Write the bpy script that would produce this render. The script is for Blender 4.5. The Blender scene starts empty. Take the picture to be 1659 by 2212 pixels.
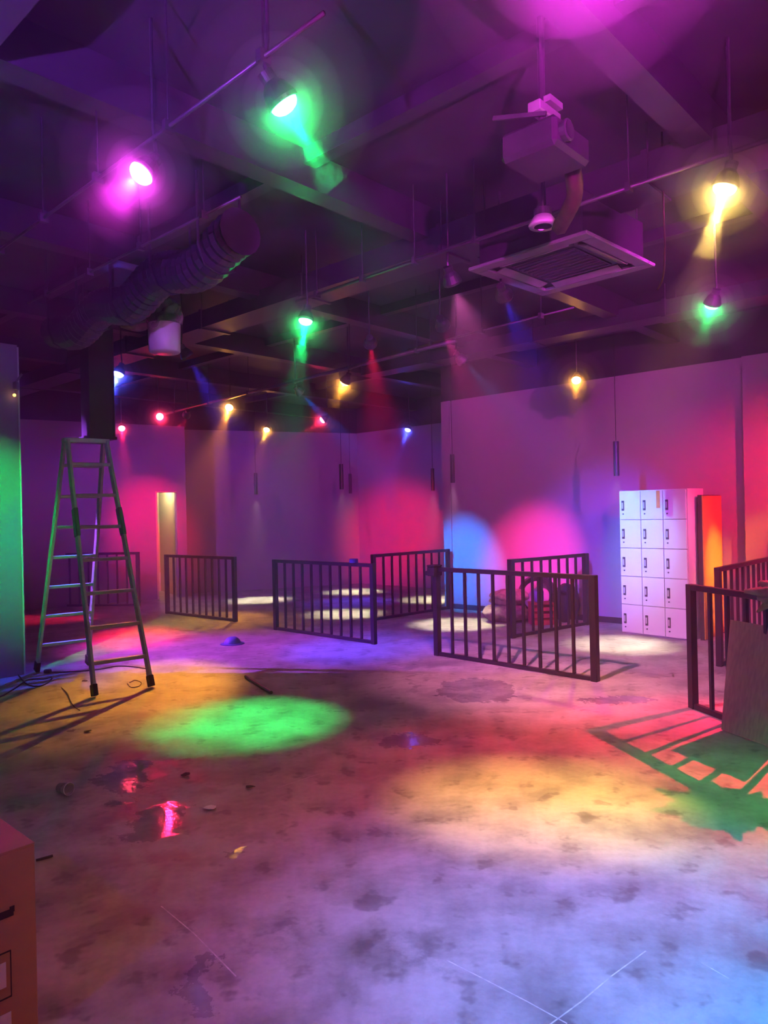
import bpy, bmesh, math, random
from mathutils import Vector, Matrix, noise
random.seed(4)
C = bpy.context.scene.collection
sc = bpy.context.scene

# ------------------------------------------------------------------ camera
F, CX, CY, ROLL, EYE = 1580.0, 829.5, 1106.0, math.radians(1.26), 1.6
cam_d = bpy.data.cameras.new('camera'); cam = bpy.data.objects.new('camera', cam_d); C.objects.link(cam)
cam_d.sensor_fit = 'VERTICAL'; cam_d.sensor_height = 36.0; cam_d.lens = F / 2212.0 * 36.0
cam_d.clip_start = 0.02
cr, sr = math.cos(ROLL), math.sin(ROLL)
cam.matrix_world = Matrix(((cr, sr, 0, 0), (0, 0, -1, 0), (-sr, cr, 0, EYE), (0, 0, 0, 1)))
sc.camera = cam

# ------------------------------------------------------------------ world and exposure
sc.view_settings.view_transform = 'Standard'
sc.view_settings.look = 'None'
sc.view_settings.exposure = 0.0
sc.view_settings.gamma = 1.0
sc.view_settings.use_curve_mapping = False
sc.cycles.volume_bounces = 0
sc.cycles.max_bounces = 4
sc.cycles.diffuse_bounces = 1
sc.cycles.glossy_bounces = 2
sc.cycles.use_adaptive_sampling = True
sc.cycles.adaptive_threshold = 0.17
sc.cycles.adaptive_min_samples = 16
sc.cycles.use_light_tree = False
sc.cycles.sample_clamp_indirect = 4.0
HAZE = 0.018
w = bpy.data.worlds.new('dark'); sc.world = w; w.use_nodes = True
w.node_tree.nodes['Background'].inputs[0].default_value = (0.10, 0.03, 0.16, 1)
w.node_tree.nodes['Background'].inputs[1].default_value = 0.0
vs = w.node_tree.nodes.new('ShaderNodeVolumeScatter')
vs.inputs['Density'].default_value = HAZE
vs.inputs['Anisotropy'].default_value = 0.35
vs.inputs['Color'].default_value = (0.80, 0.52, 1.0, 1)  # violet tint put in the colour, stands in for purple light
w.node_tree.links.new(vs.outputs[0], w.node_tree.nodes['World Output'].inputs['Volume'])

# colours of the light
GRN = (0.0, 1.0, 0.16); RED = (1.0, 0.008, 0.07); MAG = (0.85, 0.03, 0.75); BLU = (0.035, 0.05, 1.0)
ORG = (1.0, 0.36, 0.03); YEL = (1.0, 0.62, 0.12); WRM = (1.0, 0.82, 0.58); CYB = (0.0, 0.34, 1.0); ICE = (0.14, 0.60, 1.0); LIL = (0.8, 0.34, 1.0); ROSE = (1.0, 0.22, 0.5); SKY = (0.0, 0.22, 1.0); VIO = (0.38, 0.06, 1.0)
PNK = (1.0, 0.03, 0.26)
ZL = 3.2      # lens height of the ceiling spots
ZC = 3.95     # dark ceiling
ZW = 3.39     # top of the grey paint

def ray(px, py):
    dx = (px - CX) / F; dy = -(py - CY) / F
    return (dx * cr + dy * sr, 1.0, -dx * sr + dy * cr)
def atz(px, py, z):
    r = ray(px, py); t = (z - EYE) / r[2]
    return Vector((r[0] * t, t, z))
def fl(px, py): return atz(px, py, 0.0)
YAW = math.radians(47.5)
A = Vector((-math.sin(YAW), math.cos(YAW), 0)); B = Vector((math.cos(YAW), math.sin(YAW), 0))
def ab(a, b, z=0.0): return A * a + B * b + Vector((0, 0, z))
WALLB = 9.56
def onwall(px, py, b=WALLB):
    r = Vector(ray(px, py)); t = b / (r.x * B.x + r.y * B.y)
    return Vector((r.x * t, r.y * t, EYE + r.z * t))

# (name words, colour, position, target, watts, cone degrees, lens radius, halo factor, label)
P = lambda px, py: atz(px, py, ZL)
LEFT_A = 7.89
def onleft(px, py):
    r = Vector(ray(px, py)); t = LEFT_A / (r.x * A.x + r.y * A.y)
    return Vector((r.x * t, r.y * t, EYE + r.z * t))
LAMPS = [
 (14, MAG, P(306, 374), Vector((-2.9, 1.6, 0)), 160, 70, 'magenta spot lamp hanging from the near ceiling rail'),
 (14, GRN, P(612, 223), fl(1540, 1735), 560, 32, 'green spot lamp highest up beside the magenta one, lens seen edge-on'),
 (14, YEL, P(1566, 405), fl(1185, 1735), 1250, 31, 'amber spot lamp high up beside the hanging cable'),
 (10, GRN, P(1538, 657), fl(1300, 1400), 110, 40, 'green spot lamp above the top of the locker wall'),
 (10, GRN, P(660, 692), fl(535, 1558), 1500, 31, 'green spot lamp straight above the green pool of light'),
 (14, BLU, P(256, 807), fl(20, 1480), 500, 44, 'blue spot lamp between stepladder and white drum'),
 (10, ORG, P(745, 825), fl(500, 1345), 300, 44, 'amber spot lamp above the gap between two middle railings'),
 (14, RED, P(345, 900), fl(760, 1700), 170, 50, 'bright round red spot lamp at the end of the long conduit'),
 (10, RED, P(263, 925), fl(300, 1372), 2600, 20, 'small red spot lamp just above the stepladder top'),
 (10, RED, P(697, 907), fl(90, 1338), 2600, 17, 'red spot lamp in front of the plain far wall'),
 (10, ORG, P(495, 880), fl(300, 1480), 2600, 26, 'amber spot lamp with a dangling cable end on the long conduit'),
 (10, ORG, P(576, 928), fl(460, 1340), 800, 30, 'small amber spot lamp against the top of the far wall'),
 (10, ORG, P(110, 950), fl(200, 1490), 1800, 22, 'small amber spot lamp left of the stepladder top'),
 (10, BLU, P(881, 928), fl(760, 1300), 900, 30, 'small blue spot lamp before the far corner wall'),
 (10, ORG, P(1245, 821), fl(1230, 1490), 420, 32, 'amber spot lamp at the top edge of the locker wall'),
 # lamps turned away from the camera (their backs show)
 (0, BLU, P(405, 770), fl(775, 1400), 1700, 34, 'blue spot lamp turned away, aimed at the second railing'),
 (0, SKY, P(650, 850), onwall(1008, 1220), 3600, 24, 'blue spot lamp turned away, aimed at the free end of the locker wall'),
 (0, ICE, P(1000, 780), Vector((3.12, 9.22, 1.2)), 700, 30, 'blue spot lamp turned away, aimed at the white locker'),
 (0, PNK, P(957, 705), onwall(1150, 1215), 4200, 21, 'red spot lamp turned away, aimed at the wall behind the sacks'),
 (0, RED, P(800, 742), Vector((0.22, 15.55, 1.15)), 8000, 18, 'red spot lamp turned away, aimed at the far corner wall'),
 (0, RED, Vector((-3.1, 11.6, ZL)), Vector((-4.75, 14.6, 1.2)), 1100, 36, 'red spot lamp turned away, aimed at the lit doorway'),
 # lamps outside the frame, with unseen fill lamps added among them
 (0, RED, Vector((4.6, 7.0, ZL)), Vector((1.75, 4.8, 0)), 2500, 39, 'red spot lamp beyond the short railing'),
 (31, MAG, Vector((0.55, 1.95, ZL)), Vector((1.2, 4.6, 1.6)), 60, 130, 'magenta spot lamp over the open floor'),
 (0, CYB, Vector((2.1, 1.3, ZL)), fl(1530, 2120), 1500, 45, 'blue spot lamp over the open floor'),
 (0, VIO, Vector((0.2, 0.4, ZL)), fl(1000, 2110), 460, 38, 'violet spot lamp over the open floor'),
 (0, GRN, ab(6.3, 1.2, ZL), onleft(-30, 1110), 900, 38, 'green spot lamp facing the left partition'),
 (0, RED, Vector((5.6, 5.2, ZL)), onwall(1760, 1060), 2300, 48, 'red spot lamp facing the locker wall'),
 (0, RED, Vector((0.9, -0.3, ZL)), Vector((-1.25, 2.1, .5)), 70, 34, 'unseen red fill lamp added for the cardboard carton'),  # added fill, reddens the carton
 (0, ORG, Vector((1.0, -0.5, ZL)), Vector((0.0, 3.4, 0)), 330, 46, 'amber spot lamp behind the camera'),
 (0, BLU, Vector((-2.2, -0.2, ZL)), Vector((-1.0, 3.0, 0)), 90, 44, 'blue spot lamp behind the camera'),
 (0, MAG, Vector((-6.2, 9.6, ZL)), fl(400, 1395), 1500, 34, 'added magenta fill lamp behind the left partition'),  # helper lamp added to colour the far left floor
 (0, BLU, P(1090, 640), onwall(1305, 1200), 2200, 30, 'added blue fill lamp turned away, aimed beside the locker'),  # extra lamp added to turn this stretch of wall blue
 (0, VIO, Vector((-6.8, 9.4, ZL)), Vector((-2.0, 15.3, 1.5)), 900, 60, 'unseen violet fill lamp added for the plain far wall'),  # added to push the far wall towards violet
 (0, VIO, Vector((-6.2, 7.9, ZL)), fl(690, 1415), 3200, 46, 'added violet fill lamp hidden behind the left partition'),  # hidden helper, added for the violet floor between the railings
 (0, MAG, Vector((2.6, 3.0, ZL)), onwall(1100, 900), 1300, 60, 'added magenta fill lamp facing the locker wall'),  # broad wash added to tint the locker wall
 (0, LIL, Vector((4.3, 6.4, ZL)), Vector((3.35, 8.9, .5)), 220, 34, 'added lilac fill lamp aimed at the foot of the locker'),  # helper added out of frame, lights the locker base
 (0, ROSE, Vector((.52, 5.15, ZL)), Vector((1.9, 7.3, 0)), 1150, 70, 'rose spot lamp turned away, aimed past the front railing'),
 (0, ORG, Vector((5.2, 7.4, ZL)), Vector((4.0, 8.95, .7)), 1700, 18, 'added amber fill lamp aimed at the amber board'),  # added to give the board orange light
 (0, VIO, Vector((-1.3, 0.9, 2.75)), Vector((-1.3, 3.4, ZC)), 900, 74, 'added violet uplight tilted at the ceiling'),  # unseen up-washer added to tint the ceiling violet
 (0, MAG, Vector((0.9, 0.9, 2.75)), Vector((0.6, 3.3, ZC)), 1300, 70, 'added magenta uplight tilted at the ceiling'),  # second added up-washer, magenta on the ceiling
]
PEND = [(1332, 1028, 8.5, 'black tube pendant over the locker'),
        (978, 1043, 10.3, 'black tube pendant at the free end of the locker wall'),
        (935, 1060, 13.2, 'black tube pendant before the corner recess wall'),
        (553, 1068, 13.7, 'black tube pendant farthest from the locker'),
        (738, 1057, 11.6, 'black tube pendant above the second railing'),
        (757, 1066, 14.8, 'black tube pendant deepest in, before the far corner')]

# ------------------------------------------------------------------ materials
def mat(name, col, rough=0.6, metal=0.0, emit=None, estr=0.0, noise_amt=0.0, noise_scale=8.0, col2=None, bump=0.0, spec=0.5, alpha=1.0):
    m = bpy.data.materials.new(name); m.use_nodes = True
    nt = m.node_tree; p = nt.nodes['Principled BSDF']
    p.inputs['Base Color'].default_value = (*col, 1); p.inputs['Roughness'].default_value = rough
    p.inputs['Metallic'].default_value = metal; p.inputs['Specular IOR Level'].default_value = spec
    p.inputs['Alpha'].default_value = alpha
    if emit:
        p.inputs['Emission Color'].default_value = (*emit, 1); p.inputs['Emission Strength'].default_value = estr
    tc = nt.nodes.new('ShaderNodeTexCoord'); nz = nt.nodes.new('ShaderNodeTexNoise')
    nz.inputs['Scale'].default_value = noise_scale; nz.inputs['Detail'].default_value = 4
    nt.links.new(tc.outputs['Object'], nz.inputs['Vector'])
    if col2 is None:
        col2 = tuple(c * (1 - noise_amt) for c in col)
    rp = nt.nodes.new('ShaderNodeValToRGB')
    rp.color_ramp.elements[0].position = 0.35; rp.color_ramp.elements[1].position = 0.65
    rp.color_ramp.elements[0].color = (*col2, 1); rp.color_ramp.elements[1].color = (*col, 1)
    nt.links.new(nz.outputs['Fac'], rp.inputs['Fac']); nt.links.new(rp.outputs['Color'], p.inputs['Base Color'])
    if bump:
        bp = nt.nodes.new('ShaderNodeBump'); bp.inputs['Strength'].default_value = bump; bp.inputs['Distance'].default_value = 0.01
        nt.links.new(nz.outputs['Fac'], bp.inputs['Height']); nt.links.new(bp.outputs['Normal'], p.inputs['Normal'])
    return m

M_WALL = mat('grey_wall_paint', (0.38, 0.29, 0.40), 0.75, noise_amt=0.06, noise_scale=1.2, bump=0.02)
M_BLACK = mat('black_ceiling_paint', (0.045, 0.030, 0.055), 0.6, noise_amt=0.4, noise_scale=2.0, bump=0.05)
M_BEAM = mat('black_painted_steel', (0.04, 0.03, 0.048), 0.4, noise_amt=0.3, noise_scale=5)
M_PIPE = mat('galvanised_conduit', (0.09, 0.08, 0.10), 0.4, 0.4, noise_amt=0.3)
M_RAIL = mat('dark_powder_coated_steel', (0.022, 0.016, 0.02), 0.38, 0.2, noise_amt=0.2, noise_scale=20)
M_ALU = mat('brushed_aluminium', (0.66, 0.66, 0.68), 0.38, 0.35, noise_amt=0.12, noise_scale=30)
M_RUB = mat('black_rubber', (0.02, 0.02, 0.02), 0.7, noise_amt=0.2)
M_JOINT = mat('grey_hinge_steel', (0.16, 0.2, 0.2), 0.4, 0.6, noise_amt=0.2)
M_LOCK = mat('white_locker_enamel', (0.78, 0.78, 0.8), 0.45, noise_amt=0.04, noise_scale=3)
M_HAND = mat('dark_locker_handle', (0.05, 0.05, 0.06), 0.3, noise_amt=0.2)
M_PLATE = mat('name_card', (0.5, 0.5, 0.52), 0.4, noise_amt=0.1)
M_ORANGE = mat('amber_board', (0.72, 0.40, 0.07), 0.55, noise_amt=0.15, noise_scale=4)
M_WOODL = None
M_CREAM = mat('cream_paint', (0.75, 0.66, 0.5), 0.7, noise_amt=0.05, noise_scale=2)
M_WHITE = mat('white_plastic', (0.75, 0.74, 0.76), 0.35, noise_amt=0.08)
M_FILM = mat('clear_film', (0.55, 0.5, 0.6), 0.25, noise_amt=0.3, alpha=0.45)
M_GREY = mat('grey_plastic', (0.25, 0.24, 0.27), 0.4, noise_amt=0.2)
M_CARD = mat('brown_cardboard', (0.46, 0.27, 0.15), 0.8, noise_amt=0.08, noise_scale=12, bump=0.05)
M_INK = mat('black_print', (0.04, 0.02, 0.02), 0.7, noise_amt=0.1)
M_PAPER = mat('white_paper', (0.8, 0.8, 0.82), 0.7, noise_amt=0.05)
M_SACK = mat('woven_sack', (0.42, 0.33, 0.30), 0.85, noise_amt=0.4, noise_scale=18, bump=0.4)
M_DARKC = mat('dark_cloth', (0.05, 0.04, 0.06), 0.85, noise_amt=0.4, noise_scale=10, bump=0.3)
M_REDP = mat('red_plastic', (0.6, 0.05, 0.09), 0.4, noise_amt=0.2)
M_BLUEP = mat('blue_plastic', (0.12, 0.10, 0.5), 0.4, noise_amt=0.1)
M_CHALK = mat('chalk', (0.72, 0.7, 0.7), 0.9, noise_amt=0.4, noise_scale=30)
M_DEBRIS = mat('dark_debris', (0.04, 0.03, 0.03), 0.7, noise_amt=0.3)
M_HOSE = mat('brown_flexible_hose', (0.07, 0.035, 0.03), 0.5, noise_amt=0.4, noise_scale=20, bump=0.3)
M_STREAK = mat('orange_streak', (0.85, 0.42, 0.12), 0.5, noise_amt=0.1)

def wood_mat():
    m = bpy.data.materials.new('grey_wood_grain'); m.use_nodes = True; nt = m.node_tree; p = nt.nodes['Principled BSDF']
    tc = nt.nodes.new('ShaderNodeTexCoord'); mp = nt.nodes.new('ShaderNodeMapping'); mp.inputs['Scale'].default_value = (40, 40, 2.2)
    nz = nt.nodes.new('ShaderNodeTexNoise'); nz.inputs['Scale'].default_value = 1.3; nz.inputs['Detail'].default_value = 6
    rp = nt.nodes.new('ShaderNodeValToRGB'); rp.color_ramp.elements[0].position = 0.3; rp.color_ramp.elements[1].position = 0.7
    rp.color_ramp.elements[0].color = (0.44, 0.26, 0.24, 1); rp.color_ramp.elements[1].color = (0.60, 0.38, 0.34, 1)
    nt.links.new(tc.outputs['Object'], mp.inputs[0]); nt.links.new(mp.outputs[0], nz.inputs['Vector'])
    nt.links.new(nz.outputs['Fac'], rp.inputs['Fac']); nt.links.new(rp.outputs[0], p.inputs['Base Color'])
    p.inputs['Roughness'].default_value = 0.55
    return m
M_WOODL = wood_mat()

PUDDLES = [(268, 1672, 0.16, 0.30), (350, 1765, 0.17, 0.20), (264, 1735, 0.10, 0.07), (330, 1800, 0.16, 0.12), (288, 1690, .1, .2),
           (507, 1842, 0.07, 0.05), (1030, 1490, 0.38, 0.50), (425, 2150, 0.05, 0.12), (430, 2090, .05, .07), (880, 1600, .25, .18), (1330, 1512, .35, .12)]
WETDARK = [(330, 1650, 1.0, .7), (240, 1760, .55, .45), (300, 1880, .35, .35), (380, 1990, .18, .35), (430, 1700, .45, .25), (480, 1420, .8, .7), (980, 1500, .7, .6), (150, 1570, 1.1, .6), (900, 1440, .9, .5), (590, 2030, .25, .2), (1130, 1805, .10, .05), (1470, 1800, .25, .12), (870, 2050, .3, .2)]

def floor_mat():
    m = bpy.data.materials.new('stained_concrete'); m.use_nodes = True; nt = m.node_tree; N = nt.nodes; L = nt.links
    p = N['Principled BSDF']
    geo = N.new('ShaderNodeNewGeometry')
    def nz(scale, detail=5, rough=.6):
        n = N.new('ShaderNodeTexNoise'); n.inputs['Scale'].default_value = scale; n.inputs['Detail'].default_value = detail
        n.inputs['Roughness'].default_value = rough; L.new(geo.outputs['Position'], n.inputs['Vector']); return n
    def ramp(src, p0, c0, p1, c1):
        r = N.new('ShaderNodeValToRGB'); r.color_ramp.elements[0].position = p0; r.color_ramp.elements[1].position = p1
        r.color_ramp.elements[0].color = (*c0, 1); r.color_ramp.elements[1].color = (*c1, 1); L.new(src, r.inputs[0]); return r.outputs[0]
    def math_(op, a, b=None, clamp=False):
        n = N.new('ShaderNodeMath'); n.operation = op; n.use_clamp = clamp
        for i, v in enumerate((a, b)):
            if v is None: continue
            if isinstance(v, (int, float)): n.inputs[i].default_value = v
            else: L.new(v, n.inputs[i])
        return n.outputs[0]
    def mul(c, f):
        n = N.new('ShaderNodeMix'); n.data_type = 'RGBA'; n.blend_type = 'MULTIPLY'; n.inputs[0].default_value = 1
        L.new(c, n.inputs[6]); L.new(f, n.inputs[7]); return n.outputs[2]
    big = nz(0.7); mid = nz(3.2, 6); fine = nz(26, 4); blot = nz(6.5, 3, .5); dist = nz(7.0, 6, .7)
    col = ramp(big.outputs['Fac'], .35, (.40, .38, .37), .65, (.56, .54, .53))
    col = mul(col, ramp(mid.outputs['Fac'], .36, (.56, .54, .54), .58, (1, 1, 1)))
    col = mul(col, ramp(fine.outputs['Fac'], .3, (.86, .86, .86), .6, (1, 1, 1)))
    col = mul(col, ramp(blot.outputs['Fac'], 0.33, (.62, .60, .60), .41, (1, 1, 1)))
    # distorted position for puddles and damp patches
    vm = N.new('ShaderNodeVectorMath'); vm.operation = 'SUBTRACT'; L.new(dist.outputs['Color'], vm.inputs[0]); vm.inputs[1].default_value = (.5, .5, .5)
    v2 = N.new('ShaderNodeVectorMath'); v2.operation = 'SCALE'; v2.inputs['Scale'].default_value = 0.45; L.new(vm.outputs[0], v2.inputs[0])
    v3 = N.new('ShaderNodeVectorMath'); v3.operation = 'ADD'; L.new(geo.outputs['Position'], v3.inputs[0]); L.new(v2.outputs[0], v3.inputs[1])
    def blob(lst, soft):
        acc = None
        for px, py, rx, ry in lst:
            c = fl(px, py)
            mp = N.new('ShaderNodeVectorMath'); mp.operation = 'SUBTRACT'; L.new(v3.outputs[0], mp.inputs[0]); mp.inputs[1].default_value = (c.x, c.y, 0)
            d = N.new('ShaderNodeVectorMath'); d.operation = 'MULTIPLY'; L.new(mp.outputs[0], d.inputs[0]); d.inputs[1].default_value = (1 / rx, 1 / ry, 0)
            ln = N.new('ShaderNodeVectorMath'); ln.operation = 'LENGTH'; L.new(d.outputs[0], ln.inputs[0])
            v = math_('MULTIPLY', math_('SUBTRACT', 1.0, ln.outputs['Value']), soft, True)
            acc = v if acc is None else math_('MAXIMUM', acc, v)
        return acc
    damp = blob(WETDARK, 1.1); wet = blob(PUDDLES, 5.0)
    spots = ramp(nz(5.0, 5, .65).outputs['Fac'], .47, (0, 0, 0), .56, (1, 1, 1))
    dm = math_('MULTIPLY', damp, spots)
    dcol = N.new('ShaderNodeMix'); dcol.data_type = 'RGBA'; L.new(math_('MULTIPLY', dm, .62, True), dcol.inputs[0]); L.new(col, dcol.inputs[6]); dcol.inputs[7].default_value = (.13, .12, .12, 1)
    wcol = N.new('ShaderNodeMix'); wcol.data_type = 'RGBA'; L.new(math_('MULTIPLY', wet, .38), wcol.inputs[0]); L.new(dcol.outputs[2], wcol.inputs[6]); wcol.inputs[7].default_value = (.16, .15, .15, 1)
    L.new(wcol.outputs[2], p.inputs['Base Color'])
    r0 = ramp(mid.outputs['Fac'], .35, (.42,) * 3, .65, (.62,) * 3)
    rm = N.new('ShaderNodeMix'); rm.data_type = 'FLOAT'; L.new(wet, rm.inputs[0]); L.new(r0, rm.inputs[2]); rm.inputs[3].default_value = 0.07
    rb = math_('SUBTRACT', rm.outputs[0], math_('MULTIPLY', dm, .16)); L.new(rb, p.inputs['Roughness'])
    p.inputs['Specular IOR Level'].default_value = .5
    bp = N.new('ShaderNodeBump'); bp.inputs['Distance'].default_value = .004
    L.new(math_('MULTIPLY', math_('SUBTRACT', 1.0, math_('MULTIPLY', wet, .35)), .5), bp.inputs['Strength'])
    L.new(nz(11, 5).outputs['Fac'], bp.inputs['Height']); L.new(bp.outputs[0], p.inputs['Normal'])
    return m
M_FLOOR = floor_mat()

# ------------------------------------------------------------------ mesh helpers
class MB:
    def __init__(s): s.bm = bmesh.new(); s.mi = 0
    def box(s, c, sx, sy, sz, rot=None, bev=0.0):
        r = bmesh.ops.create_cube(s.bm, size=1.0)
        vs_ = r['verts']; bmesh.ops.scale(s.bm, vec=(sx, sy, sz), verts=vs_)
        if bev:
            es = list({e for v in vs_ for e in v.link_edges})
            bv = bmesh.ops.bevel(s.bm, geom=es, offset=bev, segments=1, affect='EDGES', profile=.5)
            vs_ = list({v for f in bv['faces'] for v in f.verts} | {v for v in vs_ if v.is_valid})
        if rot is not None: bmesh.ops.transform(s.bm, matrix=rot, verts=vs_)
        bmesh.ops.translate(s.bm, vec=c, verts=vs_)
        return s
    def bar(s, p, q, wx, wy, up=None, bev=0.0):
        p = Vector(p); q = Vector(q); d = (q - p); l = d.length; z = d.normalized()
        up = Vector(up) if up is not None else (Vector((0, 0, 1)) if abs(z.z) < .95 else B)
        x = (up - z * up.dot(z)).normalized(); y = z.cross(x)
        R = Matrix((x, y, z)).transposed().to_4x4()
        return s.box((p + q) / 2, wx, wy, l, R, bev)
    def tube(s, pts, r, n=8, caps=True, radii=None):
        pts = [Vector(p) for p in pts]; rings = []
        prev = None
        for i, p in enumerate(pts):
            d = (pts[min(i + 1, len(pts) - 1)] - pts[max(i - 1, 0)]).normalized()
            if prev is None:
                u = Vector((0, 0, 1)) if abs(d.z) < .9 else Vector((1, 0, 0))
                x = (u - d * u.dot(d)).normalized()
            else:
                x = (prev - d * prev.dot(d)).normalized()
            prev = x; y = d.cross(x); rr = radii[i] if radii else r
            rings.append([s.bm.verts.new(p + (x * math.cos(2 * math.pi * k / n) + y * math.sin(2 * math.pi * k / n)) * rr) for k in range(n)])
        for a_, b_ in zip(rings, rings[1:]):
            for k in range(n): s.bm.faces.new((a_[k], a_[(k + 1) % n], b_[(k + 1) % n], b_[k]))
        if caps:
            s.bm.faces.new(rings[0][::-1]); s.bm.faces.new(rings[-1])
        return s
    def lathe(s, prof, n=24, M=Matrix.Identity(4)):
        rings = []
        for r, z in prof:
            rings.append([s.bm.verts.new(M @ Vector((r * math.cos(2 * math.pi * k / n), r * math.sin(2 * math.pi * k / n), z))) for k in range(n)])
        for a_, b_ in zip(rings, rings[1:]):
            for k in range(n): s.bm.faces.new((a_[k], a_[(k + 1) % n], b_[(k + 1) % n], b_[k]))
        return s
    def disc(s, r, z, n=24, M=Matrix.Identity(4)):
        s.bm.faces.new([s.bm.verts.new(M @ Vector((r * math.cos(2 * math.pi * k / n), r * math.sin(2 * math.pi * k / n), z))) for k in range(n)])
        return s
    def blob(s, c, sx, sy, sz, amp=.12, freq=2.0, sub=3, seed=0, flat=False):
        r = bmesh.ops.create_icosphere(s.bm, subdivisions=sub, radius=1.0)
        for v in r['verts']:
            n_ = noise.noise(v.co * freq + Vector((seed * 7.1, seed, 3))); v.co *= 1 + amp * 2 * n_
            v.co.x *= sx; v.co.y *= sy; v.co.z *= sz
            v.co += Vector(c)
            if flat and v.co.z < 0.002: v.co.z = 0.002
        return s
    def build(s, name, m, parent=None, smooth=False, keep=False):
        if not keep: bmesh.ops.recalc_face_normals(s.bm, faces=s.bm.faces)
        me = bpy.data.meshes.new(name); s.bm.to_mesh(me); s.bm.free()
        for q in (m if isinstance(m, (list, tuple)) else [m]): me.materials.append(q)
        if smooth:
            for f in me.polygons: f.use_smooth = True
        o = bpy.data.objects.new(name, me); C.objects.link(o)
        if parent is not None: o.parent = parent
        return o
def tag(o, label=None, cat=None, group=None, kind=None):
    if label: o['label'] = label
    if cat: o['category'] = cat
    if group: o['group'] = group
    if kind: o['kind'] = kind
    return o
def empty(name, loc, rz=0.0):
    o = bpy.data.objects.new(name, None); o.empty_display_size = .1; C.objects.link(o); o.location = loc; o.rotation_euler.z = rz
    return o
def frame(x, z):
    x = Vector(x).normalized(); z = Vector(z).normalized(); y = z.cross(x).normalized(); x = y.cross(z)
    return Matrix((x, y, z)).transposed().to_4x4()

# ------------------------------------------------------------------ the setting
def quadwall(name, p, q, z0, z1, th, side, label, m=None, split=True):
    """upright wall slab from p to q; its front face lies on the line, thickness goes to `side` (unit vector)"""
    p = Vector(p); q = Vector(q); s_ = Vector(side) * th
    mb = MB(); zs = [z0] + ([ZW] if split and z1 > ZW else []) + [z1]
    bm = mb.bm
    for i, (a_, b_) in enumerate(zip(zs, zs[1:])):
        c8 = [bm.verts.new(v + Vector((0, 0, z))) for z in (a_, b_) for v in (p, q, q + s_, p + s_)]
        for f in ((0, 1, 5, 4), (1, 2, 6, 5), (2, 3, 7, 6), (3, 0, 4, 7), (4, 5, 6, 7), (3, 2, 1, 0)):
            ff = bm.faces.new([c8[k] for k in f]); ff.material_index = i
    o = mb.build(name, [m or M_WALL, M_BLACK]); tag(o, label, kind='structure'); return o

fo = MB()
for px_, py_, sx, sy in [(0, 6, 30, 30)]:
    fo.box((0, 6, -.05), sx, sy, .1)
floor = tag(fo.build('floor', M_FLOOR), 'stained grey concrete floor with damp patches and puddles', kind='structure')
ceil = tag(MB().box((0, 6, ZC + .05), 30, 30, .1).build('ceiling', M_BLACK), 'black painted open ceiling with beams', kind='structure')
# beams run in the B direction, child parts of the ceiling
for a_ in (-3.0, -.6, 1.5, 3.6, 5.7, 7.8, 9.9, 12.0):
    MB().bar(ab(a_, -4, ZC - .12), ab(a_, 12, ZC - .12), .24, .16).build('beam', M_BEAM, ceil)
for b_ in (0.2, 3.2, 6.2, 9.0):
    MB().bar(ab(-4, b_, ZC - .05), ab(13, b_, ZC - .05), .1, .1).build('joist', M_BEAM, ceil)

END_A = onwall(963, 1312); END_A = END_A.dot(A)
rw = quadwall('wall_right', ab(END_A, WALLB), ab(-5, WALLB), 0, ZC, .16, B, 'long grey partition wall behind the white locker')
# pilaster strip where the wall steps forward at the far right
pa = onwall(1612, 1100).dot(A)
tag(MB().box((0, 0, 0), .01, .01, .01).build('trim_1', M_WALL), 'x', kind='structure') if False else None
MB().bar(ab(pa - .9, WALLB - .03, ZW / 2), ab(pa, WALLB - .03, ZW / 2), ZW, .06).build('pilaster', M_WALL, rw)
e2 = onwall(980, 1300).dot(A)
MB().bar(ab(e2, WALLB - .008, ZW / 2), ab(END_A, WALLB - .008, ZW / 2), ZW, .016).build('end_strip', M_WALL, rw)
tag(MB().bar(ab(END_A, WALLB - .006, .04), ab(-5, WALLB - .006, .04), .08, .012).build('baseboard_right', M_BEAM), 'dark skirting along the locker wall', kind='structure')

cor = fl(778, 1260); c400 = fl(388, 1284); d400 = fl(400, 1287.5)
far = quadwall('wall_back', c400, cor, 0, ZC, .15, Vector((-.41, .91, 0)), 'plain grey far wall')
far2 = quadwall('wall_corner', cor, cor - A * 8.5, 0, ZC, .15, B, 'far wall running out from the deep corner')
# door wall: left piece, right piece, lintel
ddir = Vector((.84, .54, 0)).normalized(); dn = Vector((-ddir.y, ddir.x, 0))
dR = fl(386, 1290.5); dL = dR - ddir * .40; dEnd = dR + ddir * .19; dFar = dL - ddir * 6.5
dw = quadwall('wall_door', dFar, dL, 0, ZC, .14, dn, 'far wall left of the lit doorway, washed red')
q1 = quadwall('jamb_wall', dR, dEnd, 0, ZC, .14, dn, None); q1.parent = dw
q2 = quadwall('lintel', dL, dR, 2.1, ZC, .14, dn, None); q2.parent = dw
for q in (q1, q2):
    if 'kind' in q: del q['kind']
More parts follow.
